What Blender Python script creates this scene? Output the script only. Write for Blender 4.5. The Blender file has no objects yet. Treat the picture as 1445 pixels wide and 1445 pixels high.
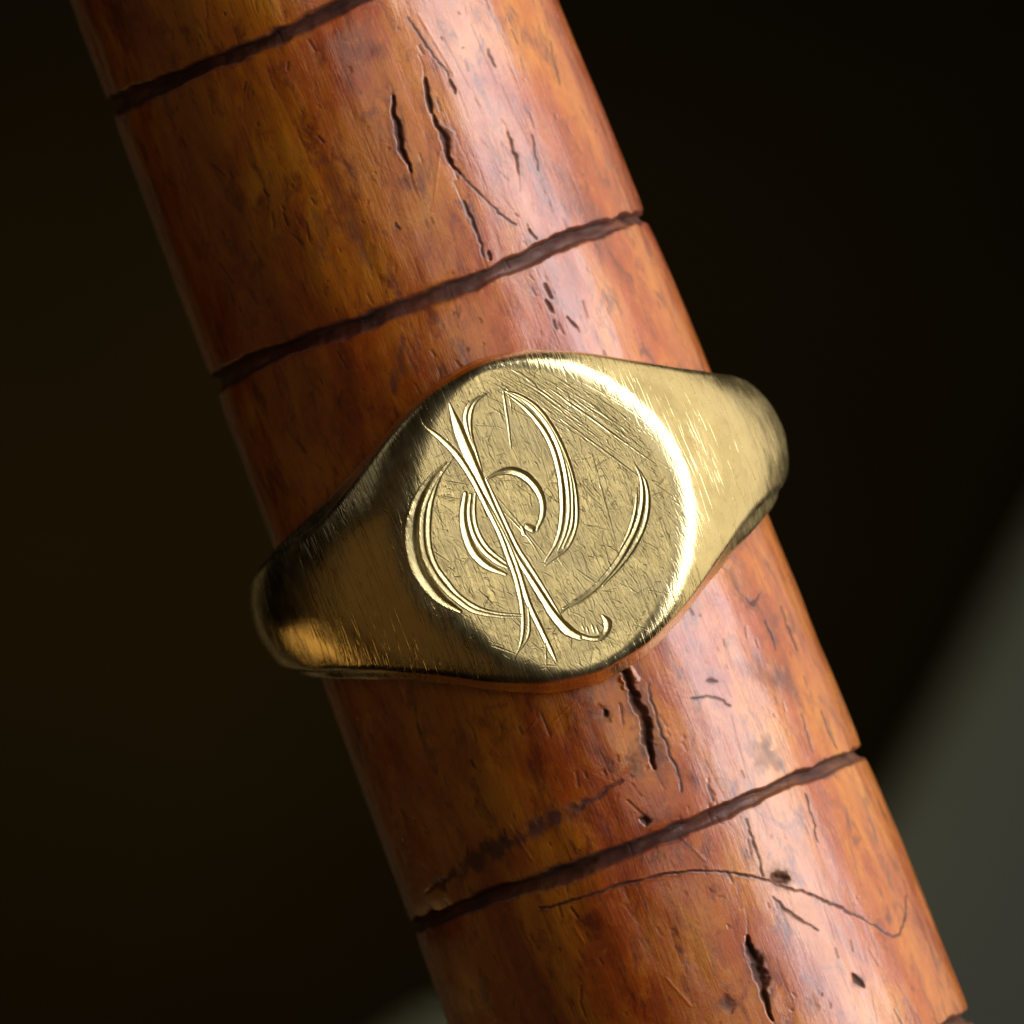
import bpy, math
import numpy as np
from mathutils import Vector, Matrix, Euler

# ------------------------------------------------------------------ units
MM = 0.001                      # everything below is thought out in millimetres
PXMM = 40.0                     # photograph pixels per millimetre at the stick's axis
CX = CY = 722.5
D = 500.0                       # camera height above the stick's axis (mm)
AX = math.radians(21.26)        # lean of the stick in the picture
O0 = np.array([(726 - CX) / PXMM, -(733 - CY) / PXMM])    # middle of the ring on the axis
H = 10.6                        # height of the ring's flat face above the axis
PHI = math.radians(4.6)         # ring turned slightly round the stick
Y0 = -0.35                      # ring's place along the stick
rng = np.random.default_rng(7)
sc = bpy.context.scene

# ------------------------------------------------------------------ camera
cam = bpy.data.cameras.new('camera')
camo = bpy.data.objects.new('camera', cam)
sc.collection.objects.link(camo)
camo.location = (0, 0, D * MM)
cam.sensor_width = 36.0
cam.lens = 36.0 * D / (1445 / PXMM)
cam.clip_start = 0.02
cam.clip_end = 20.0
cam.dof.use_dof = True
cam.dof.focus_distance = (D - 10.2) * MM
cam.dof.aperture_fstop = cam.lens / 7.0
sc.camera = camo

# ------------------------------------------------------------------ world and lamps
w = bpy.data.worlds.new('World')
sc.world = w
w.use_nodes = True
bg = w.node_tree.nodes['Background']
bg.inputs[0].default_value = (1.0, 0.80, 0.50, 1)
bg.inputs[1].default_value = 0.006

def lamp(name, u_deg, v_deg, dist, sx, sy, radiance, col, target=(0, 0, 0), spread=180):
    """area lamp; u_deg: degrees from overhead toward the right of the stick,
    v_deg: swing along the stick (positive = toward the upper end)"""
    l = bpy.data.lights.new(name, 'AREA')
    l.shape = 'RECTANGLE'
    l.size, l.size_y = sx, sy
    l.energy = radiance * math.pi * sx * sy
    l.color = col
    l.spread = math.radians(spread)
    o = bpy.data.objects.new(name, l)
    sc.collection.objects.link(o)
    a, b = math.radians(u_deg), math.radians(v_deg)
    d = Vector((math.sin(a) * math.cos(b), math.sin(b), math.cos(a) * math.cos(b)))
    d = Matrix.Rotation(AX, 3, 'Z') @ d
    o.location = Vector(target) + d * dist
    ydir = Matrix.Rotation(AX, 3, 'Z') @ Vector((0, 1, 0))
    z = d.normalized()
    x = ydir.cross(z).normalized()
    y = z.cross(x)
    o.rotation_euler = Matrix((x, y, z)).transposed().to_euler()
    return o

lamp('window_light', 67, 6, 0.42, 0.27, 0.80, 6.6, (0.95, 0.96, 1.0))
lamp('right_wall_bounce', 117, 0, 0.30, 0.30, 0.60, 0.95, (1.0, 0.90, 0.68))
lamp('face_fill', 13, 4, 0.70, 0.14, 0.16, 4.4, (1.0, 0.94, 0.78))  # overhead fill added to brighten the ring's flat face
lamp('room_glow', -72, -8, 0.5, 0.66, 0.60, 0.075, (1.0, 0.56, 0.19))
lamp('tip_fill', -126, -14, 0.28, 0.06, 0.075, 0.80, (1.0, 0.58, 0.18))  # small unseen lamp added for an amber spot on the ring's left tip
lamp('lower_glow', -157, -6, 0.26, 0.022, 0.20, 0.13, (1.0, 0.72, 0.36))
lamp('upper_left_fill', -104, 44, 0.5, 0.18, 0.20, 0.20, (1.0, 0.93, 0.86))  # neutral fill added so the band's upper left edge reflects something pale
# dim pool of light on the table, left of the stick
sp = bpy.data.lights.new('table_glow', 'SPOT')
sp.energy = 10.0; sp.color = (1.0, 0.78, 0.35)
sp.spot_size = math.radians(17); sp.spot_blend = 1.0; sp.shadow_soft_size = 0.03
spo = bpy.data.objects.new('table_glow', sp)
sc.collection.objects.link(spo)
spo.location = (-0.16, -0.02, -0.10)
spo.rotation_euler = (Vector((-0.022, -0.002, -0.30)) - spo.location).to_track_quat('-Z', 'Y').to_euler()

sc.view_settings.view_transform = 'Standard'
sc.view_settings.look = 'None'
sc.view_settings.exposure = -0.1
sc.view_settings.gamma = 1.0

# ------------------------------------------------------------------ helpers
def to_local(pts, z):
    """photograph pixels -> (x across, y along) of the stick's frame at height z (mm)"""
    p = np.asarray(pts, float)
    k = (D - z) / D
    X = (p[:, 0] - CX) / PXMM * k
    Y = -(p[:, 1] - CY) / PXMM * k
    X = X - O0[0]
    Y = Y - O0[1]
    c, s = math.cos(AX), math.sin(AX)
    return np.stack([c * X + s * Y, -s * X + c * Y], 1)

def catmull(P, n=8):
    P = np.asarray(P, float)
    if len(P) < 3:
        t = np.linspace(0, 1, n)[:, None]
        return P[0] * (1 - t) + P[-1] * t
    Q = np.vstack([2 * P[0] - P[1], P, 2 * P[-1] - P[-2]])
    out = []
    for i in range(1, len(Q) - 2):
        t = np.linspace(0, 1, n, endpoint=False)[:, None]
        a, b, c, d = Q[i - 1], Q[i], Q[i + 1], Q[i + 2]
        out.append(0.5 * (2 * b + (c - a) * t + (2 * a - 5 * b + 4 * c - d) * t**2 + (3 * b - a - 3 * c + d) * t**3))
    out.append(P[-1:])
    return np.vstack(out)

def bilinear(img, fx, fy):
    h, w_ = img.shape
    fx = np.clip(fx, 0, w_ - 1.001); fy = np.clip(fy, 0, h - 1.001)
    x0 = fx.astype(int); y0 = fy.astype(int)
    ax, ay = fx - x0, fy - y0
    return (img[y0, x0] * (1 - ax) * (1 - ay) + img[y0, x0 + 1] * ax * (1 - ay)
            + img[y0 + 1, x0] * (1 - ax) * ay + img[y0 + 1, x0 + 1] * ax * ay)

def vnoise(x, y, sx, sy, seed):
    """smooth value noise with feature sizes sx, sy"""
    g = np.random.default_rng(seed)
    fx, fy = x / sx, y / sy
    fx = fx - fx.min(); fy = fy - fy.min()
    tab = g.uniform(-1, 1, (int(fy.max()) + 3, int(fx.max()) + 3))
    ix, iy = np.floor(fx), np.floor(fy)
    tx, ty = fx - ix, fy - iy
    tx = tx * tx * (3 - 2 * tx); ty = ty * ty * (3 - 2 * ty)
    return bilinear(tab, ix + tx, iy + ty)

class Raster:
    """a height (or mask) sheet over a rectangle, painted stroke by stroke"""
    def __init__(self, x0, x1, y0, y1, step):
        self.x0, self.y0, self.step = x0, y0, step
        self.nx = int((x1 - x0) / step) + 1
        self.ny = int((y1 - y0) / step) + 1
        self.h = np.zeros((self.ny, self.nx))
        self.m = np.zeros((self.ny, self.nx))
    def near(self, P, W, pad=1.0):
        """window, signed distance / half width along polyline P with half widths W"""
        r = W.max() * pad + 2 * self.step
        i0 = max(int((P[:, 0].min() - r - self.x0) / self.step), 0)
        i1 = min(int((P[:, 0].max() + r - self.x0) / self.step) + 2, self.nx)
        j0 = max(int((P[:, 1].min() - r - self.y0) / self.step), 0)
        j1 = min(int((P[:, 1].max() + r - self.y0) / self.step) + 2, self.ny)
        if i1 <= i0 or j1 <= j0:
            return None
        gx = self.x0 + self.step * np.arange(i0, i1)[None, :]
        gy = self.y0 + self.step * np.arange(j0, j1)[:, None]
        best = np.full((j1 - j0, i1 - i0), 1e9)
        hw = np.ones_like(best); sd = np.zeros_like(best)
        for k in range(len(P) - 1):
            a, b = P[k], P[k + 1]
            e = b - a
            L2 = max(e @ e, 1e-12)
            t = np.clip(((gx - a[0]) * e[0] + (gy - a[1]) * e[1]) / L2, 0, 1)
            dx = gx - (a[0] + t * e[0]); dy = gy - (a[1] + t * e[1])
            d = np.sqrt(dx * dx + dy * dy)
            better = d < best
            best = np.where(better, d, best)
            hw = np.where(better, W[k] * (1 - t) + W[k + 1] * t, hw)
            L = math.sqrt(L2)
            nx_, ny_ = -e[1] / L, e[0] / L
            if nx_ - 0.25 * ny_ < 0:
                nx_, ny_ = -nx_, -ny_
            sd = np.where(better, np.sign(dx * nx_ + dy * ny_) * d, sd)
        return (slice(j0, j1), slice(i0, i1)), best, sd, np.maximum(hw, 1e-4)
    def sample(self, img, x, y):
        return bilinear(img, (x - self.x0) / self.step, (y - self.y0) / self.step)

def grid_normals(P):
    """P: (n, m, 3) -> unit normals by central differences"""
    du = np.gradient(P, axis=0); dv = np.gradient(P, axis=1)
    n = np.cross(du, dv)
    return n / np.maximum(np.linalg.norm(n, axis=2, keepdims=True), 1e-12)

def build_mesh(name, V, N, F, mat, parent, attrs=None):
    """one mesh object from the quads F of a larger vertex sheet (V mm, N normals)"""
    used, inv = np.unique(F.ravel(), return_inverse=True)
    f = inv.reshape(F.shape)
    me = bpy.data.meshes.new(name)
    me.vertices.add(len(used))
    me.vertices.foreach_set('co', (V[used] * MM).astype(np.float32).ravel())
    me.loops.add(f.size)
    me.loops.foreach_set('vertex_index', f.astype(np.int32).ravel())
    me.polygons.add(len(f))
    me.polygons.foreach_set('loop_start', np.arange(0, f.size, 4, dtype=np.int32))
    me.update(calc_edges=True)
    me.polygons.foreach_set('use_smooth', np.ones(len(f), dtype=bool))
    if N is not None:
        me.normals_split_custom_set_from_vertices([tuple(x) for x in N[used]])
    for k, a in (attrs or {}).items():
        at = me.attributes.new(k, 'FLOAT', 'POINT')
        at.data.foreach_set('value', a[used].astype(np.float32))
    me.materials.append(mat)
    o = bpy.data.objects.new(name, me)
    sc.collection.objects.link(o)
    o.parent = parent
    return o

def thing(name, label, cat, loc, rot):
    o = bpy.data.objects.new(name, None)
    sc.collection.objects.link(o)
    o.empty_display_size = 0.005
    o.location = loc
    o.rotation_euler = rot
    o['label'] = label
    o['category'] = cat
    return o

# ------------------------------------------------------------------ materials
class NT:
    def __init__(self, name):
        self.mat = bpy.data.materials.new(name)
        self.mat.use_nodes = True
        self.t = self.mat.node_tree
        self.b = self.t.nodes['Principled BSDF']
    def n(self, kind, **kw):
        x = self.t.nodes.new(kind)
        for k, v in kw.items():
            setattr(x, k, v)
        return x
    def link(self, a, b):
        self.t.links.new(a, b)
    def coords(self, scale, rot=(0, 0, 0)):
        tc = self.n('ShaderNodeTexCoord')
        mp = self.n('ShaderNodeMapping')
        mp.inputs['Scale'].default_value = scale
        mp.inputs['Rotation'].default_value = rot
        self.link(tc.outputs['Object'], mp.inputs['Vector'])
        return mp.outputs['Vector']
    def noise(self, vec, scale, detail=4, rough=0.55, dist=0.0):
        x = self.n('ShaderNodeTexNoise')
        x.inputs['Scale'].default_value = scale
        x.inputs['Detail'].default_value = detail
        x.inputs['Roughness'].default_value = rough
        x.inputs['Distortion'].default_value = dist
        self.link(vec, x.inputs['Vector'])
        return x.outputs['Fac']
    def ramp(self, fac, stops):
        x = self.n('ShaderNodeValToRGB')
        e = x.color_ramp.elements
        while len(e) < len(stops):
            e.new(0.5)
        for i, (p, c) in enumerate(stops):
            e[i].position = p
            e[i].color = (*c, 1) if len(c) == 3 else c
        self.link(fac, x.inputs['Fac'])
        return x.outputs['Color']
    def mix(self, fac, a, b, mode='MIX'):
        x = self.n('ShaderNodeMix', data_type='RGBA', blend_type=mode)
        for s, v in ((0, fac), (6, a), (7, b)):
            if isinstance(v, (int, float)):
                x.inputs[s].default_value = v
            elif isinstance(v, tuple):
                x.inputs[s].default_value = (*v, 1)
            else:
                self.link(v, x.inputs[s])
        return x.outputs[2]
    def math(self, op, a, b=0.0, clamp=False):
        x = self.n('ShaderNodeMath', operation=op, use_clamp=clamp)
        for i, v in enumerate((a, b)):
            if isinstance(v, (int, float)):
                x.inputs[i].default_value = v
            else:
                self.link(v, x.inputs[i])
        return x.outputs[0]
    def attr(self, name):
        x = self.n('ShaderNodeAttribute', attribute_name=name)
        return x.outputs['Fac']
    def bump(self, height, dist_mm, strength=1.0, normal=None):
        x = self.n('ShaderNodeBump')
        x.inputs['Strength'].default_value = strength
        x.inputs['Distance'].default_value = dist_mm * MM
        self.link(height, x.inputs['Height'])
        if normal is not None:
            self.link(normal, x.inputs['Normal'])
        return x.outputs['Normal']

def gold_material(name, rough, tint, scr, hair=1.0, rough_flat=None):
    m = NT(name)
    b = m.b
    b.inputs['Metallic'].default_value = 1.0
    # tarnish: patches a little redder or greyer
    c0 = m.coords((1000, 1000, 1000))
    patch = m.noise(c0, 0.45, 5, 0.6, 0.4)
    col = m.ramp(patch, [(0.30, tuple(0.80 * t for t in tint)), (0.55, tint), (0.75, (tint[0] * 1.02, tint[1] * 1.04, tint[2] * 1.15))])
    spots = m.noise(c0, 2.6, 3, 0.6)
    col = m.mix(m.math('MULTIPLY', m.math('SUBTRACT', spots, 0.60, True), 2.2), col, (0.36, 0.22, 0.09))
    m.link(col, b.inputs['Base Color'])
    s1 = m.noise(m.coords((1000 * 6.0, 1000 * 0.7, 1000), (0, 0, math.radians(-14))), 1.0, 3, 0.6)
    s2 = m.noise(m.coords((1000 * 5.0, 1000 * 0.5, 1000), (0, 0, math.radians(38))), 1.0, 3, 0.6)
    fine = m.noise(c0, 9.0, 3, 0.6)
    r = m.math('ADD', m.math('MULTIPLY', m.math('SUBTRACT', patch, 0.5), 0.35), rough)
    if rough_flat is not None:
        r = m.math('ADD', r, m.math('MULTIPLY', m.attr('flat'), rough_flat - rough))
    m.link(m.math('ADD', r, m.math('MULTIPLY', m.math('SUBTRACT', s1, 0.5), 0.18), True), b.inputs['Roughness'])
    hsum = m.math('ADD', m.math('ADD', s1, m.math('MULTIPLY', s2, 0.7)), m.math('MULTIPLY', fine, 0.35))
    # hair scratches: thin contour lines of stretched noise
    for sx_, sy_, rz_, amt in ((3.2, 0.22, -22, 1.2), (2.6, 0.2, 12, 0.9), (2.2, 0.25, 55, 0.7)):
        q = m.noise(m.coords((1000 * sx_, 1000 * sy_, 1000 * 0.3), (0, 0, math.radians(rz_))), 1.0, 2, 0.5)
        line = m.math('SUBTRACT', 1.0, m.math('MULTIPLY', m.math('ABSOLUTE', m.math('SUBTRACT', q, 0.5)), 42.0), True)
        hsum = m.math('SUBTRACT', hsum, m.math('MULTIPLY', line, m.math('SUBTRACT', amt * 0.5 * hair, m.math('MULTIPLY', m.attr('flat'), amt * 0.35 * hair))))
    n1 = m.bump(hsum, scr, 1.0)
    m.link(n1, b.inputs['Normal'])
    return m.mat

GOLD_CUT = gold_material('cut_gold', 0.40, (0.88, 0.72, 0.34), 0.004, 0.2)
GOLD_BAND = gold_material('worn_gold', 0.25, (0.90, 0.72, 0.36), 0.011, 0.75, 0.36)

def wood_material():
    m = NT('amber_varnished_wood')
    b = m.b
    g = m.coords((1000, 1000 * 0.16, 1000))
    g3 = m.coords((1000, 1000 * 0.45, 1000))
    iso = m.coords((1000, 1000, 1000))
    big = m.noise(g3, 0.34, 6, 0.60, 0.5)
    col = m.ramp(big, [(0.26, (0.17, 0.017, 0.001)), (0.42, (0.38, 0.058, 0.0015)), (0.55, (0.52, 0.136, 0.003)), (0.74, (0.61, 0.220, 0.008))])
    streak = m.noise(m.coords((1000, 1000 * 0.42, 1000)), 1.5, 8, 0.68, 0.5)
    col = m.mix(m.ramp(streak, [(0.35, (0.85,) * 3), (0.485, (0.0,) * 3)]), col, (0.14, 0.014, 0.0015))
    fine = m.noise(m.coords((1000, 1000 * 0.055, 1000)), 9.0, 5, 0.7, 0.2)
    col = m.mix(m.ramp(fine, [(0.33, (0.40,) * 3), (0.47, (0.0,) * 3)]), col, (0.13, 0.022, 0.004))
    mott = m.noise(iso, 3.0, 6, 0.68)
    col = m.mix(m.ramp(mott, [(0.54, (0.0,) * 3), (0.72, (0.50,) * 3)]), col, (0.55, 0.18, 0.010))
    vn = m.noise(m.coords((1000, 1000 * 0.5, 1000)), 0.36, 8, 0.68, 0.4)
    varn = m.math('MULTIPLY', m.math('SUBTRACT', vn, 0.52), 6.0, True)
    varn = m.math('MULTIPLY', varn, 0.8)
    col = m.mix(varn, col, (0.36, 0.050, 0.0015))
    col = m.mix(m.attr('stain'), col, (0.085, 0.026, 0.016))
    col = m.mix(m.attr('dirt'), col, (0.026, 0.011, 0.008))
    m.link(col, b.inputs['Base Color'])
    rn = m.noise(m.coords((1000, 600, 1000)), 0.9, 8, 0.72)
    rough = m.math('ADD', m.math('MULTIPLY', m.math('SUBTRACT', rn, 0.5), 0.35), 0.40)
    rough = m.math('ADD', rough, m.math('MULTIPLY', m.math('MAXIMUM', m.attr('dirt'), m.attr('stain')), 0.35), True)
    m.link(rough, b.inputs['Roughness'])
    b.inputs['IOR'].default_value = 1.45
    cw = m.math('SUBTRACT', m.math('SUBTRACT', 1.0, m.math('MULTIPLY', m.attr('dirt'), 0.9)), m.math('MULTIPLY', m.attr('stain'), 0.6), True)
    m.link(cw, b.inputs['Coat Weight'])
    b.inputs['Coat IOR'].default_value = 1.62
    cr = m.math('ADD', m.math('MULTIPLY', m.math('SUBTRACT', rn, 0.5), 0.55), 0.235, True)
    m.link(cr, b.inputs['Coat Roughness'])
    hh = m.math('ADD', m.math('MULTIPLY', fine, 0.6), m.math('ADD', m.math('MULTIPLY', streak, 0.6), m.math('MULTIPLY', mott, 0.5)))
    nn = m.bump(m.math('ADD', hh, m.math('MULTIPLY', rn, 0.6)), 0.020, 1.0)
    m.link(nn, b.inputs['Normal'])
    m.link(nn, b.inputs['Coat Normal'])
    return m.mat
WOOD = wood_material()

def plain(name, c1, c2, scale, rough=0.9):
    m = NT(name)
    f = m.noise(m.coords((1, 1, 1)), scale, 5, 0.6)
    m.link(m.ramp(f, [(0.3, c1), (0.7, c2)]), m.b.inputs['Base Color'])
    m.b.inputs['Roughness'].default_value = rough
    m.b.inputs['Specular IOR Level'].default_value = 0.0
    m.link(m.bump(m.noise(m.coords((1, 1, 1)), scale * 40, 3), 0.2), m.b.inputs['Normal'])
    return m.mat
TABLE = plain('dark_table_cloth', (0.0022, 0.0015, 0.0005), (0.0045, 0.0034, 0.0010), 9)
SHEET = plain('grey_green_sheet', (0.036, 0.039, 0.031), (0.052, 0.055, 0.045), 14)

# ------------------------------------------------------------------ setting: table far below, pale sheet on it
TZ = -300.0
def table():
    n = 24
    xs = np.linspace(-900, 900, n + 1)
    V = np.array([(x, y, TZ) for y in xs for x in xs])
    V[:, 2] += 1.2 * np.sin(V[:, 0] / 97.0) * np.cos(V[:, 1] / 131.0)
    F = np.array([(j * (n + 1) + i, j * (n + 1) + i + 1, (j + 1) * (n + 1) + i + 1, (j + 1) * (n + 1) + i) for j in range(n) for i in range(n)])
    o = build_mesh('table_top', V, None, F, TABLE, None)
    o['kind'] = 'structure'
    return o
table()

def sheet():
    """thick pale sheet with a rounded inner edge, lying on the table"""
    k = (D - TZ - 4) / D
    img = [(1700, 290), (1560, 560), (1445, 775), (1350, 960), (1262, 1120), (1180, 1265), (1090, 1360), (950, 1412), (780, 1412),
           (650, 1425), (590, 1450), (540, 1482), (430, 1560), (250, 1640), (60, 1800)]
    P = catmull([((x - CX) / PXMM * k, -(y - CY) / PXMM * k) for x, y in img], 6)
    far = np.array([260.0, -260.0])
    rows = []
    for t, z in ((0.0, TZ + 1.5), (0.0, TZ + 3.2), (0.004, TZ + 3.8), (0.012, TZ + 4.0), (0.25, TZ + 4.4), (0.5, TZ + 4.2), (0.98, TZ + 4.0), (0.98, TZ + 1.5)):
        q = P * (1 - t) + far * t
        rows.append(np.column_stack([q, np.full(len(q), z)]))
    V = np.vstack(rows)
    n = len(P)
    F = np.array([(r * n + i, r * n + i + 1, (r + 1) * n + i + 1, (r + 1) * n + i) for r in range(len(rows) - 1) for i in range(n - 1)])
    # keep normals up
    a, b, c = V[F[n * 3, 0]], V[F[n * 3, 1]], V[F[n * 3, 2]]
    if np.cross(b - a, c - b)[2] < 0:
        F = F[:, ::-1]
    o = build_mesh('folded_sheet', V, None, F, SHEET, None)
    o['label'] = 'blurred grey green sheet lying far below behind the wooden stick'
    o['category'] = 'sheet'
sheet()

# ------------------------------------------------------------------ the scored wooden stick
def stick_radius(y):
    return 8.35 - 0.0165 * y               # thicker toward the lower end
GROOVES = [18.70, 8.30, -2.0, -12.05, -22.2]

def build_stick():
    root = thing('ring_stick', 'worn amber brown wooden ring stick with scored grooves and dark cracks', 'ring stick',
                 (O0[0] * MM, O0[1] * MM, 0), (0, 0, AX))
    A = math.radians(102)
    th = np.concatenate([np.linspace(-math.pi, -A, 40, endpoint=False), np.linspace(-A, A, 640), np.linspace(A, math.pi, 41)[1:]])
    ys = np.concatenate([np.linspace(-60, -24, 50, endpoint=False), np.linspace(-24, 23.5, 1060), np.linspace(23.5, 60, 51)[1:]])
    T, Y = np.meshgrid(th, ys, indexing='ij')
    S = T * 8.35
    R0 = stick_radius(Y)
    ra = Raster(-15.2, 15.2, -24, 23.5, 0.035)
    gx = ra.x0 + ra.step * np.arange(ra.nx)[None, :] + np.zeros((ra.ny, 1))
    gy = ra.y0 + ra.step * np.arange(ra.ny)[:, None] + np.zeros((1, ra.nx))

    def unroll(pts):
        z = np.zeros(len(pts))
        for _ in range(4):
            q = np.array([to_local([p], zz)[0] for p, zz in zip(pts, z)])
            R = stick_radius(q[:, 1])
            u = np.clip(q[:, 0], -R * 0.995, R * 0.995)
            z = np.sqrt(R * R - u * u)
        return np.stack([np.arcsin(u / R) * 8.35, q[:, 1]], 1)
    stain = np.zeros_like(ra.h)
    def crack(pts, wpx, depth=0.12, dirt=1.0, taper=True, soft=0.0, lip=0.0, tail=False):
        depth *= 0.6
        dirt *= 0.85 if soft else 0.95
        wpx *= 0.85 if wpx > 5 else 0.95
        P = unroll(pts)
        P = catmull(P, 5) if len(P) > 1 else np.vstack([P, P + [0, 0.02]])
        seg = np.r_[0, np.cumsum(np.hypot(*np.diff(P, axis=0).T))]
        nn_ = max(int(seg[-1] / 0.13), 4)
        tt = np.linspace(0, seg[-1], nn_)
        P = np.stack([np.interp(tt, seg, P[:, 0]), np.interp(tt, seg, P[:, 1])], 1)
        jit = rng.normal(0, 1, P.shape) + np.repeat(rng.normal(0, 1.4, (nn_ // 3 + 1, 2)), 3, axis=0)[:nn_]
        P = P + jit * (0.022 if not soft else 0.05) * [1.0, 0.5]
        n = len(P)
        Wd = np.full(n, wpx / PXMM / 2.0)
        if taper and n > 3:
            t = np.linspace(0, 1, n)
            Wd = Wd * (0.12 + 1.0 * np.sin(np.pi * np.clip(t * 0.96 + 0.02, 0, 1)) ** 0.9)
            Wd = Wd * (1 + 0.45 * np.interp(np.arange(n), np.arange(0, n + 3, 2), rng.uniform(-1, 1, len(np.arange(0, n + 3, 2)))))
        Wd = np.maximum(Wd, 0.035)
        res = ra.near(P, Wd * (1 + soft), 2.8)
        if res is None:
            return
        win, d, sd, hw = res
        jag = 1.15 + 0.30 * vnoise(gx[win], gy[win], 0.45, 0.6, int(rng.integers(1e6))) + 0.35 * vnoise(gx[win], gy[win], 0.12, 0.15, int(rng.integers(1e6)))
        q = d / (hw * jag)
        prof = np.clip(1 - q, 0, 1)
        ra.h[win] = np.minimum(ra.h[win], -depth * (0.25 if soft else 1.0) * prof * prof * (3 - 2 * prof))
        if lip:
            ra.h[win] += 0.5 * lip * np.exp(-((q - 1.5) / 0.5) ** 2)
        if soft:
            m = np.clip(1 - d / (hw * jag * (1 + soft)), 0, 1)
            stain[win] = np.maximum(stain[win], dirt * np.clip(m * 1.3, 0, 1) * (0.7 + 0.5 * vnoise(gx[win], gy[win], 0.3, 0.5, int(rng.integers(1e6)))))
        else:
            ra.m[win] = np.maximum(ra.m[win], dirt * np.clip(prof * 1.8, 0, 1) * (0.66 + 0.34 * vnoise(gx[win], gy[win], 0.3, 0.7, int(rng.integers(1e6)))))
            stain[win] = np.maximum(stain[win], 0.75 * np.exp(-np.maximum(q - 0.8, 0) * 1.3) * np.clip(2.6 - q, 0, 1))
            if wpx > 3.5 and taper and n > 4 and not tail:
                for a_, b_ in ((P[0], P[0] - P[2]), (P[-1], P[-1] - P[-3])):
                    e = b_ / max(np.hypot(*b_), 1e-6)
                    Lt = rng.uniform(0.3, 1.0)
                    T_ = np.array([a_ - e * 0.1, a_ + e * Lt * 0.5 + rng.normal(0, 0.03, 2), a_ + (e + [rng.normal(0, 0.1), 0]) * Lt])
                    r2 = ra.near(T_, np.array([0.04, 0.034, 0.03]), 2)
                    if r2 is not None:
                        w2, d2, _, h2 = r2
                        p2 = np.clip(1 - d2 / h2, 0, 1)
                        ra.m[w2] = np.maximum(ra.m[w2], 0.7 * p2)
                        ra.h[w2] = np.minimum(ra.h[w2], -0.02 * p2)
    # --- cracks and nicks seen in the photograph
    crack([(555, 136), (557, 163), (564, 197), (571, 221), (580, 243)], 10, 0.22, lip=0.02)
    crack([(600, 110), (604, 131), (610, 158)], 9, 0.2)
    crack([(611, 160), (616, 175), (628, 197), (633, 221), (648, 246)], 10, 0.22, lip=0.02)
    crack([(645, 240), (663, 260), (694, 291), (727, 317)], 2.4, 0.04, 0.8)
    crack([(574, 26), (604, 69), (633, 107)], 2.4, 0.04, 0.8)
    crack([(634, 112), (638, 121), (642, 133)], 6, 0.12)
    crack([(718, 187), (727, 221), (732, 244)], 4, 0.08)
    crack([(752, 190), (757, 215), (761, 238)], 3, 0.05, 0.7)
    crack([(656, 285), (670, 322), (684, 362)], 4, 0.1)
    crack([(690, 354), (693, 366)], 10, 0.15)
    crack([(689, 69), (694, 82), (700, 94)], 3, 0.05)
    crack([(746, 322), (757, 337)], 3.4, 0.06)
    crack([(768, 400), (773, 409), (778, 420)], 6, 0.12)
    crack([(771, 423), (776, 431), (782, 441)], 6, 0.12)
    crack([(799, 446), (808, 456), (818, 468)], 3, 0.06)
    crack([(779, 453), (785, 465)], 4, 0.06)
    crack([(722, 40), (731, 62)], 2.5, 0.04)
    crack([(776, 60), (782, 90), (790, 118)], 2.5, 0.04, 0.5)
    crack([(880, 940), (893, 976), (907, 1011), (915, 1045), (922, 1084)], 22, 0.40, lip=0.16)
    crack([(900, 1040), (908, 1062), (914, 1085)], 22, 0.2, 0.9, soft=0.5)
    crack([(915, 965), (926, 1010), (940, 1055), (958, 1090), (962, 1118)], 3, 0.06)
    crack([(906, 1055), (897, 1080), (884, 1098)], 18, 0.10, 0.85, soft=0.8)
    crack([(850, 992), (854, 1007), (856, 1022)], 18, 0.15, 0.9, soft=0.6)
    crack([(852, 1003), (855, 1013)], 9, 0.2)
    crack([(905, 1155), (914, 1164)], 13, 0.2)
    crack([(600, 1259), (640, 1232), (692, 1201), (761, 1166), (817, 1139), (878, 1100)], 17, 0.22, 1.5, soft=0.35)
    crack([(761, 1284), (834, 1263), (872, 1249), (934, 1236), (976, 1230), (1031, 1232), (1080, 1243), (1118, 1253), (1160, 1268),
           (1201, 1288), (1236, 1307), (1262, 1321)], 3.4, 0.09, 0.7, taper=False, lip=0.02)
    crack([(1262, 1321), (1270, 1318), (1277, 1300), (1281, 1263)], 3.4, 0.08, 0.9)
    crack([(1096, 1238), (1106, 1240)], 20, 0.3, taper=False)
    crack([(1052, 1156), (1066, 1196), (1076, 1236)], 3, 0.06)
    crack([(1139, 1121), (1150, 1160), (1156, 1187)], 2.4, 0.05)
    crack([(1089, 1267), (1122, 1293), (1153, 1313)], 3.4, 0.06)
    crack([(1056, 1320), (1063, 1345), (1072, 1378), (1080, 1410), (1088, 1440)], 16, 0.35)
    crack([(1205, 1374), (1212, 1384), (1220, 1393)], 8, 0.14)
    crack([(1004, 1254), (1009, 1272)], 11, 0.12, 0.8, soft=0.5)
    crack([(1020, 1410), (1028, 1432)], 20, 0.2, 0.95, soft=0.5)
    crack([(1130, 1415), (1155, 1420)], 9, 0.08, 0.7, soft=0.8)
    crack([(1132, 1009), (1140, 1035), (1147, 1058)], 3.6, 0.07)
    crack([(1159, 1005), (1170, 1030), (1181, 1054)], 4.4, 0.09)
    crack([(1085, 947), (1096, 956)], 30, 0.12, 0.8, taper=False, soft=0.6)
    crack([(1072, 1040), (1086, 1064), (1102, 1086)], 22, 0.05, 0.8, soft=0.5)
    crack([(1026, 798), (1040, 820), (1062, 856)], 22, 0.10, 0.75, soft=0.5)
    crack([(1055, 845), (1064, 852), (1072, 838)], 5, 0.08)
    crack([(1080, 877), (1087, 895), (1094, 918)], 2.6, 0.05)
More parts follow.
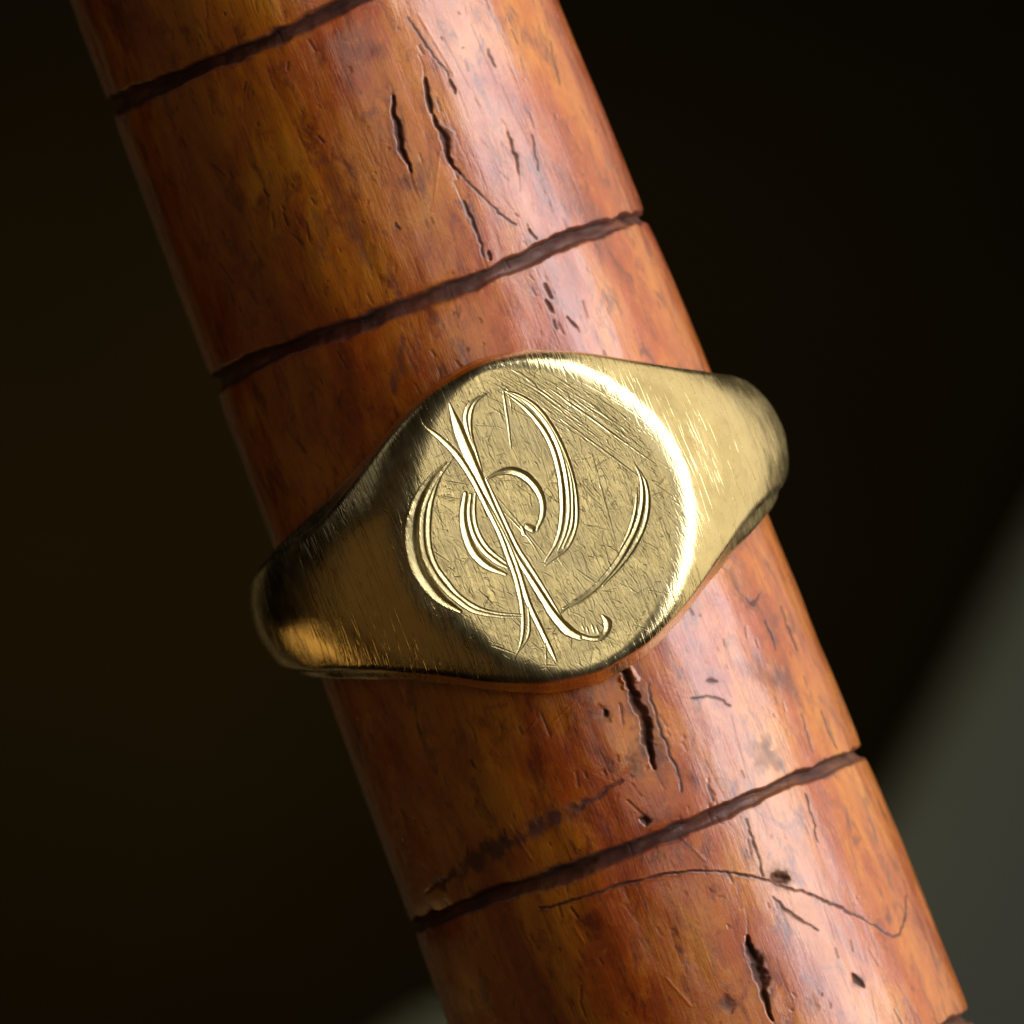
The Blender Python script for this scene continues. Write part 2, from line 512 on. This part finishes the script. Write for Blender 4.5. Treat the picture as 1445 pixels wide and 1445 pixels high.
    crack([(1102, 856), (1110, 880), (1125, 918)], 2.6, 0.05)
    crack([(563, 476), (562, 510), (559, 556)], 11, 0.05, 0.8, soft=0.3)
    crack([(452, 214), (481, 277), (508, 339), (524, 380)], 18, 0.03, 0.6, soft=0.5)
    crack([(440, 300), (455, 340), (470, 372)], 10, 0.02, 0.5, soft=0.6)
    crack([(558, 316), (564, 324)], 8, 0.05, 0.7)
    crack([(1000, 1105), (1006, 1130)], 3, 0.05, 0.6)
    crack([(975, 985), (1005, 984), (1030, 996)], 2.5, 0.04, 0.7)
    crack([(1000, 960), (1010, 962)], 5, 0.04, 0.6)
    # --- pale scratches (raw lighter wood catching the light): only relief
    for a_, b_ in (((738, 1040), (770, 1000)), ((780, 1020), (812, 990)), ((715, 1160), (752, 1215)), ((940, 1380), (975, 1420)),
                   ((800, 1290), (824, 1330)), ((960, 1180), (1005, 1225)), ((620, 215), (610, 300)), ((590, 20), (640, 105))):
        P = unroll([a_, b_])
        win, d, sd, hw = ra.near(catmull(P, 6), np.full(6, 0.07), 2)
        ra.h[win] += 0.02 * np.clip(1 - d / 0.07, 0, 1) ** 2
    # --- many small nicks and pores along the grain
    for _ in range(900):
        s0, y0 = rng.uniform(-13, 13), rng.uniform(-23.5, 23)
        L = rng.gamma(1.3, 0.22)
        a = rng.normal(0, 0.22)
        P = np.array([[s0, y0], [s0 + L * math.sin(a), y0 - L * math.cos(a)]])
        W = np.full(2, rng.uniform(0.035, 0.06))
        res = ra.near(P, W, 2)
        if res is None:
            continue
        win, d, sd, hw = res
        pr = np.clip(1 - d / hw, 0, 1)
        k = rng.uniform(0.15, 1.0)
        ra.h[win] = np.minimum(ra.h[win], -0.035 * k * pr)
        ra.m[win] = np.maximum(ra.m[win], k * 0.8 * np.clip(pr * 1.6, 0, 1))
    for _ in range(700):          # faint dark hair lines in the varnish
        s0, y0 = rng.uniform(-13, 13), rng.uniform(-23.5, 23)
        L = rng.gamma(1.6, 0.5)
        a = rng.normal(0, 0.12)
        P = np.array([[s0, y0], [s0 + L * math.sin(a) * 0.5 + rng.normal(0, 0.02), y0 - L * 0.5], [s0 + L * math.sin(a), y0 - L * math.cos(a)]])
        res = ra.near(P, np.full(3, 0.03), 2)
        if res is None:
            continue
        win, d, sd, hw = res
        k = rng.uniform(0.15, 0.6)
        stain[win] = np.maximum(stain[win], k * np.clip(1.4 - d / hw, 0, 1))
        ra.h[win] -= 0.006 * np.clip(1 - d / hw, 0, 1)
    for _ in range(160):          # fine cross scratches
        s0, y0 = rng.uniform(-13, 13), rng.uniform(-23.5, 23)
        L = rng.gamma(2.0, 0.7)
        a = rng.normal(0.5, 0.5)
        P = np.array([[s0, y0], [s0 + L * math.sin(a), y0 - L * math.cos(a)]])
        res = ra.near(P, np.full(2, 0.035), 2)
        if res is None:
            continue
        win, d, sd, hw = res
        ra.h[win] += 0.004 * np.clip(1 - d / hw, 0, 1) * rng.choice([-1, 1])

    # --- assemble radius field
    ins = (np.abs(S) < 15.1) & (Y > -23.9) & (Y < 23.4)
    h = np.where(ins, ra.sample(ra.h, S, Y), 0)
    dirt = np.where(ins, ra.sample(ra.m, S, Y), 0)
    stn = np.where(ins, ra.sample(stain, S, Y), 0)
    h = h + 0.045 * vnoise(S, Y, 3.2, 9.0, 11) + 0.025 * vnoise(S, Y, 1.1, 4.0, 12) + 0.012 * vnoise(S, Y, 0.45, 1.6, 13)
    # tool facets / dents
    h = h - 0.05 * np.clip(vnoise(S, Y, 1.6, 2.6, 14) - 0.45, 0, 1)
    gid = np.full(T.shape, -1)
    for k, g in enumerate(GROOVES):
        wob = 0.13 * vnoise(S, Y * 0, 4.0, 1.0, 20 + k) + 0.03 * vnoise(S, Y * 0, 1.2, 1.0, 40 + k)
        d = Y - g - wob
        wid = 0.31 * (1 + 0.28 * vnoise(S, Y * 0, 2.6, 1.0, 60 + k) + 0.16 * vnoise(S, Y * 0, 0.6, 1.0, 70 + k))
        rag = 0.05 * vnoise(S, Y, 0.7, 0.5, 80 + k) + 0.02 * vnoise(S, Y, 0.22, 0.3, 90 + k)
        q = (d + rag) / wid
        # steep upper wall, floor rising toward a worn lower lip
        su = np.clip((0.95 - q) / 0.42, 0, 1); su = su * su * (3 - 2 * su)
        sl = np.clip((q + 1.05) / 0.55, 0, 1); sl = sl * sl * (3 - 2 * sl)
        floor_ = np.interp(q, [-1.0, -0.5, 0.1, 0.5], [0.35, 0.50, 0.80, 1.0])
        prof = su * sl * floor_
        depth = 0.34 * (1 + 0.25 * vnoise(S, Y * 0, 1.3, 1.0, 100 + k))
        h = h - depth * prof - 0.06 * np.exp(-((d + 0.1) / 0.5) ** 2)
        h = h + 0.030 * vnoise(S, Y, 0.55, 0.20, 120 + k) * np.clip(prof * 2 - 0.3, 0, 1)
        dm = np.exp(-((q - 0.50) / 0.26) ** 2) * np.clip(0.85 + 0.3 * vnoise(S, Y, 0.7, 0.25, 140 + k), 0, 1)
        dm = np.maximum(dm, np.exp(-((q + 0.62) / 0.20) ** 2) * np.clip(0.45 + 0.55 * vnoise(S, Y, 0.9, 0.25, 150 + k), 0, 1))
        dirt = np.maximum(dirt, np.maximum(0.92 * dm, np.clip(0.45 + 0.35 * vnoise(S, Y, 1.6, 0.3, 170 + k), 0, 1) * np.exp(-(q / 0.9) ** 6)))
        stn = np.maximum(stn, 0.9 * np.exp(-(q / 1.02) ** 6) * (0.85 + 0.15 * vnoise(S, Y, 0.7, 0.3, 160 + k)))
        gid = np.where(prof > 0.03, k, gid)
    stn = np.clip(stn, 0, 0.9)
    R = R0 + h
    P = np.stack([R * np.sin(T), Y, R * np.cos(T)], 2)
    N = grid_normals(P)
    if (N[360, 500] * [0, 0, 1]).sum() < 0:
        N = -N
    nt, ny = T.shape
    idx = np.arange(nt * ny).reshape(nt, ny)
    F = np.stack([idx[:-1, :-1], idx[:-1, 1:], idx[1:, 1:], idx[1:, :-1]], 2)
    V = P.reshape(-1, 3); NN = N.reshape(-1, 3)
    a, b, c = P[360, 500], P[360, 501], P[361, 501]
    if np.cross(b - a, c - b)[2] < 0:
        F = F[:, :, ::-1]
    qg = gid[:-1, :-1]
    yq = Y[:-1, :-1]
    at = {'dirt': dirt.ravel(), 'stain': stn.ravel()}
    edges = [61] + GROOVES + [-61]
    for k in range(len(GROOVES) + 1):
        sel = (qg == -1) & (yq < edges[k]) & (yq > edges[k + 1])
        build_mesh('barrel_section', V, NN, F[sel], WOOD, root, at)
    for k in range(len(GROOVES)):
        o = build_mesh('groove', V, NN, F[qg == k], WOOD, root, at)
    # closing discs at both ends
    for yy in (0, ny - 1):
        ring = P[::4, yy]
        me = bpy.data.meshes.new('end_grain')
        me.from_pydata([tuple(p * MM) for p in ring], [], [tuple(range(len(ring)))])
        me.materials.append(WOOD)
        o = bpy.data.objects.new('end_grain', me)
        sc.collection.objects.link(o)
        o.parent = root
    return root
build_stick()

# ------------------------------------------------------------------ the signet ring
def face_pts(pts):
    q = to_local(pts, H)
    u = (q[:, 0] - H * math.sin(PHI)) / math.cos(PHI)
    return np.stack([u, q[:, 1] - Y0], 1)

def engrave():
    """height sheet of the face: engraved monogram and wear scratches"""
    fa = Raster(-6.4, 6.4, -6.4, 6.4, 0.016)
    Zs = 0.3114
    def zc(l):
        return [(530 + x * Zs, 520 + y * Zs) for x, y in l]
    cut = np.zeros_like(fa.h)
    burr = np.zeros_like(fa.h)
    def stroke(l, ws, c=0.35, k=0.66, b=0.16):
        """l: centre line; ws: half widths (pixels of the enlargement) along it; c: where the valley lies"""
        P = catmull(face_pts(zc(l)), 7)
        n = len(P)
        W = np.interp(np.linspace(0, 1, n), np.linspace(0, 1, len(ws)), ws) * Zs / PXMM
        W = W * (1 + 0.04 * np.interp(np.arange(n), np.arange(0, n + 2, 1), rng.uniform(-1, 1, len(np.arange(0, n + 2, 1)))))
        W = np.maximum(W, 0.018)
        win, d, sd, hw = fa.near(P, W, 2.2)
        q = sd / hw
        v = np.where(q < c, (q + 1) / (1 + c), (1 - q) / (1 - c))
        v = np.clip(v, 0, 1)
        cut[win] = np.minimum(cut[win], -k * np.minimum(hw, 0.17) * v)
        bb = np.exp(-((np.abs(q) - 1.18) / 0.22) ** 2)
        burr[win] = np.maximum(burr[win], b * np.minimum(hw, 0.07) * bb)
    # stem: three long cuts and the thick wedge at its head
    stroke([(335, 158), (380, 280), (425, 390), (485, 520), (540, 640), (592, 750), (640, 850), (700, 945), (760, 1040), (812, 1118), (870, 1182), (925, 1215)],
           [4, 22, 24, 14, 10, 9, 9, 11, 14, 18, 20, 12])
    stroke([(200, 195), (222, 255), (300, 320), (370, 392), (440, 500), (500, 620), (560, 740), (602, 850), (640, 960), (664, 1080), (668, 1180), (655, 1255), (625, 1318)],
           [3, 5, 10, 13, 11, 10, 10, 10, 10, 9, 8, 6, 3])
    stroke([(455, 520), (530, 655), (600, 790), (650, 920), (694, 1060), (745, 1170), (795, 1275), (820, 1330)], [3, 8, 9, 10, 11, 11, 9, 3])
    stroke([(500, 500), (560, 630), (640, 800), (690, 880), (760, 990), (850, 1140)], [4, 7, 8, 8, 7, 4])
    stroke([(690, 1075), (696, 1150), (690, 1215), (655, 1275)], [3, 6, 6, 3])
    stroke([(768, 1240), (772, 1310), (774, 1375)], [3, 4, 2])
    # hook and blob at the foot of the stem
    stroke([(860, 1150), (915, 1200), (975, 1222), (1020, 1218), (1048, 1190), (1052, 1150), (1030, 1120)], [5, 9, 8, 9, 13, 17, 6], 0.2, 0.75)
    for x, y, a in ((960, 1185, 14), (985, 1180, 20), (1005, 1185, 18), (940, 1175, 10)):
        stroke([(x - a * 0.3, y - a), (x, y), (x + a * 0.4, y + a)], [3, 5, 3])
    # big left arc
    stroke([(320, 425), (258, 490), (203, 580), (172, 680), (168, 780), (190, 890), (238, 975), (300, 1045), (385, 1100)], [4, 9, 18, 24, 27, 27, 25, 20, 7], 0.55, 1.3)
    stroke([(338, 430), (270, 520), (226, 620), (212, 720), (222, 830), (262, 922), (322, 1002), (392, 1062), (452, 1098), (560, 1122), (662, 1126)], [3, 7, 10, 11, 11, 11, 11, 10, 9, 5, 4])
    stroke([(350, 405), (292, 490), (256, 590), (242, 700), (246, 800), (274, 890), (324, 962), (384, 1032), (470, 1086), (560, 1108), (662, 1117)], [3, 7, 10, 10, 9, 9, 9, 9, 8, 5, 4])
    # small left arc
    stroke([(408, 565), (398, 660), (410, 745), (445, 830), (505, 890), (590, 932)], [8, 13, 16, 17, 15, 6], 0.5, 1.0)
    stroke([(432, 570), (424, 660), (444, 750), (486, 820), (545, 872), (600, 903)], [6, 8, 9, 9, 9, 5])
    stroke([(452, 565), (448, 660), (466, 740), (512, 815), (590, 880)], [5, 7, 8, 8, 5])
    # top loop
    stroke([(505, 112), (455, 150), (430, 215), (432, 300), (455, 380), (482, 465)], [3, 6, 9, 9, 8, 4])
    stroke([(470, 125), (425, 165), (408, 225), (422, 300), (450, 375)], [3, 8, 10, 9, 4])
    stroke([(575, 98), (660, 126), (740, 186), (812, 290), (864, 400), (898, 510), (913, 620), (908, 720), (872, 808), (820, 850), (768, 892)], [3, 8, 11, 12, 11, 9, 8, 7, 7, 7, 4])
    stroke([(600, 120), (680, 182), (750, 262), (800, 352), (830, 452), (845, 560), (845, 680), (822, 780), (768, 874)], [3, 8, 10, 11, 11, 11, 10, 8, 4])
    stroke([(590, 105), (690, 156), (770, 240), (826, 342), (858, 450), (874, 560), (876, 660), (860, 745), (828, 822)], [3, 8, 10, 11, 11, 10, 9, 8, 4])
    stroke([(800, 275), (850, 385), (884, 500), (893, 610), (888, 715), (850, 812)], [4, 8, 9, 9, 8, 4])
    # inner curl with its dot
    stroke([(508, 500), (560, 470), (620, 462), (680, 486), (730, 538), (757, 600), (757, 668), (732, 728)], [4, 9, 15, 17, 16, 13, 11, 6], 0.1)
    stroke([(690, 716), (712, 726)], [12, 14], 0.0, 0.9)
    stroke([(662, 720), (672, 748)], [8, 9])
    # right arc
    stroke([(1168, 420), (1204, 500), (1210, 600), (1190, 700), (1144, 800), (1082, 900), (1002, 990), (922, 1050), (850, 1086)], [2, 7, 10, 11, 12, 12, 11, 10, 4])
    stroke([(1182, 440), (1226, 520), (1236, 620), (1216, 720), (1170, 812), (1110, 894), (1030, 982)], [2, 6, 9, 9, 9, 8, 4])
    stroke([(1185, 540), (1178, 640), (1150, 740), (1108, 820)], [2, 7, 8, 3])
    stroke([(905, 1050), (850, 1095), (830, 1112)], [5, 6, 3])
    # hair lines
    stroke([(578, 100), (590, 180), (602, 260), (613, 362)], [4, 6, 5, 3])
    stroke([(580, 650), (640, 712), (700, 780), (752, 865)], [2, 4, 4, 2])
    stroke([(600, 110), (612, 160), (618, 210)], [3, 4, 2])
    mask = cut < -0.004
    # --- wear scratches
    scr = np.zeros_like(fa.h)
    def scratch(x, y, L, ang, wd, dep, bend=0.0):
        t = np.linspace(-0.5, 0.5, 4)
        P = np.stack([x + L * t * math.cos(ang) - bend * t * t * math.sin(ang), y + L * t * math.sin(ang) + bend * t * t * math.cos(ang)], 1)
        W = np.full(4, wd) * np.array([0.5, 1, 1, 0.5])
        res = fa.near(P, W, 1.5)
        if res is None:
            return
        win, d, sd, hw = res
        pr = np.clip(1 - d / hw, 0, 1)
        scr[win] += -dep * pr + 0.35 * dep * np.exp(-((d / hw - 1.3) / 0.3) ** 2)
    base = -math.radians(58) - AX      # down to the right in the picture
    for _ in range(1500):
        x, y = rng.uniform(-5.6, 5.6, 2)
        ang = base + rng.normal(0, 0.35)
        scratch(x, y, rng.gamma(2.0, 0.18), ang, rng.uniform(0.018, 0.036), rng.uniform(0.001, 0.008), rng.normal(0, 0.05))
    for _ in range(1100):
        x, y = rng.uniform(-5.6, 5.6, 2)
        scratch(x, y, rng.gamma(1.5, 0.15), rng.uniform(0, math.pi), rng.uniform(0.02, 0.045), rng.uniform(0.001, 0.008), rng.normal(0, 0.06))
    for _ in range(240):               # long polishing lines on the right half
        x, y = rng.uniform(0.2, 5.2), rng.uniform(-4.2, 4.8)
        scratch(x, y, rng.gamma(3.0, 0.6), base + 0.10 * rng.normal() + 0.12 * (y < 0), rng.uniform(0.018, 0.028), rng.uniform(0.001, 0.004), rng.normal(0, 0.1))
    for _ in range(120):               # sweeping marks from the top to the right rim
        t = rng.uniform(0, 1)
        x, y = 1.2 + 2.6 * t + rng.normal(0, 0.5), 4.2 - 2.0 * t + rng.normal(0, 0.45)
        scratch(x, y, rng.uniform(1.0, 3.4), -math.radians(36) - AX + rng.normal(0, 0.06), rng.uniform(0.02, 0.04), rng.uniform(0.002, 0.006), -0.3)
    for a_, b_, dp in (((775, 548), (925, 655), 0.012), ((790, 590), (905, 675), 0.010), ((815, 565), (905, 632), 0.009), ((835, 640), (870, 770), 0.008),
                       ((700, 700), (775, 790), 0.008), ((548, 668), (549, 705), 0.012), ((640, 770), (652, 800), 0.008)):
        q = face_pts([a_, b_])
        mid = q.mean(0); e = q[1] - q[0]
        scratch(mid[0], mid[1], float(np.hypot(*e)), math.atan2(e[1], e[0]), 0.04, dp)
    for _ in range(60):                # pits
        x, y = rng.uniform(-5.6, 5.6, 2)
        scratch(x, y, 0.03, 0, rng.uniform(0.03, 0.07), rng.uniform(0.003, 0.01))
    gx = fa.x0 + fa.step * np.arange(fa.nx)[None, :] + np.zeros((fa.ny, 1))
    gy = fa.y0 + fa.step * np.arange(fa.ny)[:, None] + np.zeros((1, fa.nx))
    dents = 0.012 * vnoise(gx, gy, 1.4, 1.4, 301) + 0.006 * vnoise(gx, gy, 0.5, 0.5, 302) + 0.0015 * vnoise(gx, gy, 0.12, 0.12, 303)
    sc_all = np.where(mask, scr * 0.4, scr)
    return fa, cut + burr * (cut > -0.001) + sc_all + dents, mask

def build_ring():
    root = thing('signet_ring', 'worn gold signet ring with script monogram engraved on its round face, on wooden stick', 'ring',
                 ((O0[0] - math.sin(AX) * Y0) * MM, (O0[1] + math.cos(AX) * Y0) * MM, 0), (0, PHI, AX))
    fa, hgt, cmask = engrave()
    deg = math.radians
    dense = 31.5
    th = np.concatenate([np.linspace(-180, -dense - 40, 60, endpoint=False), np.linspace(-dense - 40, -dense, 90, endpoint=False),
                         np.linspace(-dense, dense, 640), np.linspace(dense, dense + 40, 91)[1:], np.linspace(dense + 40, 180, 61)[1:]])
    a = np.abs(th)
    def curve(xs, vs):
        # smooth interpolation through the given stations
        xx = np.linspace(0, 180, 2000)
        yy = np.interp(xx, xs, vs)
        k = np.hanning(121); k /= k.sum()
        yp = np.concatenate([yy[60:0:-1], yy, yy[-2:-62:-1]])
        return np.interp(a, xx, np.convolve(yp, k, 'valid'))
    wid = curve([0, 10.5, 20, 29, 43, 57, 72, 90, 130, 180], [6.02, 5.74, 5.06, 4.26, 3.36, 2.82, 2.40, 1.98, 1.55, 1.5])
    rc = curve([0, 10, 18, 25.3, 33, 45, 60, 75, 90, 130, 180], [12.85, 12.57, 12.20, 11.80, 11.32, 10.76, 10.28, 10.05, 9.92, 9.8, 9.75])
    qd = curve([0, 20, 30, 45, 60, 90, 180], [0.0680, 0.070, 0.075, 0.095, 0.13, 0.16, 0.16])
    Ri = 8.52
    # cross-section stations: outer face, walls, inner face
    t_out = np.concatenate([-1 + 0.10 * (1 - np.cos(np.linspace(0, math.pi / 2, 14, endpoint=False))), np.linspace(-0.90, 0.90, 620), 1 - 0.10 * (1 - np.cos(np.linspace(math.pi / 2, 0, 15)[1:]))])
    TH = np.radians(th)[:, None]
    Wd = wid[:, None]
    gs = lambda c, sg: np.exp(-((th - c) / sg) ** 2)[:, None]
    fl_lo = 0.30 + 0.35 * gs(46, 20) + 0.10 * gs(-40, 25)       # lower wall leans outward, most at the right shoulder
    fl_hi = 0.10 + 0.42 * gs(-44, 20)                            # narrow chamfer along the upper left edge
    Wlo, Whi = Wd - fl_lo, Wd - fl_hi
    Yo = np.where(t_out[None, :] < 0, t_out[None, :] * Wlo, t_out[None, :] * Whi)
    Wside = np.where(t_out[None, :] < 0, Wlo, Whi)
    B = rc[:, None] - qd[:, None] * Yo ** 2
    plane = np.where(np.abs(TH) < 1.2, H / np.maximum(np.cos(TH), 0.2), 99)
    # worn, softly rounded table edge (softer on the right hand side)
    u_ = plane * np.sin(TH)
    kk = 0.20 + (0.50 - 0.25 * np.clip(u_ / 4, -1, 1)) * np.clip(np.abs(u_) / 4.5, 0, 1) ** 1.5
    kk = np.where(np.abs(TH) < 1.2, kk, 0.2)
    m = np.clip(0.5 + 0.5 * (B - plane) / kk, 0, 1)
    R = B * (1 - m) + plane * m - kk * m * (1 - m)
    # rounded outer edge
    er = np.minimum(0.42, 0.3 * Wside)
    ex = np.clip((np.abs(Yo) - (Wside - er)) / er, 0, 1)
    R = R - 0.30 * (1 - np.sqrt(np.clip(1 - ex ** 2, 0, 1)))
    # slow dents and wear on the shoulders
    R = R + 0.030 * vnoise(TH * 10 + Yo * 0, Yo + TH * 0, 2.6, 1.6, 401) * (1 - m) + 0.010 * vnoise(TH * 10 + Yo * 0, Yo + TH * 0, 0.8, 0.6, 402) * (1 - m)
    X = R * np.sin(TH); Z = R * np.cos(TH)
    e = fa.sample(hgt, X, Yo) * np.clip((m - 0.05) / 0.5, 0, 1) * (np.abs(TH) < deg(dense))
    R = R + e * np.cos(np.clip(TH, -1, 1))
    isface = (m > 0.5) & (np.abs(TH) < deg(dense))
    ismono = isface & (fa.sample(cmask.astype(float), X, Yo) > 0.5)
    n_out = R.shape[1]
    # walls + inside
    cols_r, cols_y = [R], [Yo]
    redge = R[:, -1:]
    wt = np.linspace(0, 1, 8)[1:]
    # wall stations: a sloping chamfer, then straight down to the bore
    wy = np.array([[0.36, 0.72, 1.0, 1.0, 1.0, 1.0, 1.0]])
    wr = np.array([[0.16, 0.34, 0.50, 0.62, 0.75, 0.88, 1.0]])
    rr = redge + (Ri + 0.25 - redge) * wr
    cols_r.append(rr); cols_y.append(Whi + (Wd - Whi) * wy + 0 * rr)
    cols_r.append(np.broadcast_to(np.array([[Ri + 0.07, Ri]]), (len(th), 2))); cols_y.append(np.concatenate([Wd - 0.07, Wd - 0.25], 1))
    t_in = np.linspace(0.8, -0.8, 12)
    cols_r.append(np.full((len(th), 12), Ri)); cols_y.append(t_in[None, :] * Wd)
    redge2 = R[:, :1]
    cols_r.append(np.broadcast_to(np.array([[Ri, Ri + 0.07]]), (len(th), 2))); cols_y.append(np.concatenate([-(Wd - 0.25), -(Wd - 0.07)], 1))
    wr2 = np.concatenate([wr[:, ::-1], [[0.0]]], 1); wy2 = np.concatenate([wy[:, ::-1], [[0.0]]], 1)
    rr = redge2 + (Ri + 0.25 - redge2) * wr2
    cols_r.append(rr); cols_y.append(-(Wlo + (Wd - Wlo) * wy2) + 0 * rr)
    RR = np.concatenate(cols_r, 1); YY = np.concatenate(cols_y, 1)
    P = np.stack([RR * np.sin(TH), YY, RR * np.cos(TH)], 2)
    # normals: pad so that the closed section and closed hoop wrap
    Pp = np.concatenate([P[:, -2:-1], P, P[:, 1:2]], 1)
    Pp = np.concatenate([Pp[-2:-1], Pp, Pp[1:2]], 0)
    N = grid_normals(Pp)[1:-1, 1:-1]
    mid = len(th) // 2
    if N[mid, n_out // 2, 2] < 0:
        N = -N
    nt, ny = RR.shape
    idx = np.arange(nt * ny).reshape(nt, ny)
    F = np.stack([idx[:-1, :-1], idx[:-1, 1:], idx[1:, 1:], idx[1:, :-1]], 2)
    p, q, r = P[mid, 300], P[mid, 301], P[mid + 1, 301]
    if np.cross(q - p, r - q)[2] < 0:
        F = F[:, :, ::-1]
    fm = np.zeros((nt, ny), int)
    fm[:, :n_out][isface] = 1
    fm[:, :n_out][ismono] = 2
    fq = np.minimum(np.minimum(fm[:-1, :-1], fm[1:, :-1]), np.minimum(fm[:-1, 1:], fm[1:, 1:]))
    V = P.reshape(-1, 3); NN = N.reshape(-1, 3)
    flat = np.zeros((nt, ny))
    flat[:, :n_out] = np.clip(m * 1.1, 0, 1) * (np.abs(TH) < 1.0)
    at = {'flat': flat.ravel()}
    build_mesh('band', V, NN, F[fq == 0], GOLD_BAND, root, at)
    face = build_mesh('face', V, NN, F[fq == 1], GOLD_BAND, root, at)
    mono = build_mesh('engraved_monogram', V, NN, F[fq == 2], GOLD_CUT, face)
    mono['label'] = 'script monogram of sweeping loops cut in fine parallel lines'
    return root
build_ring()
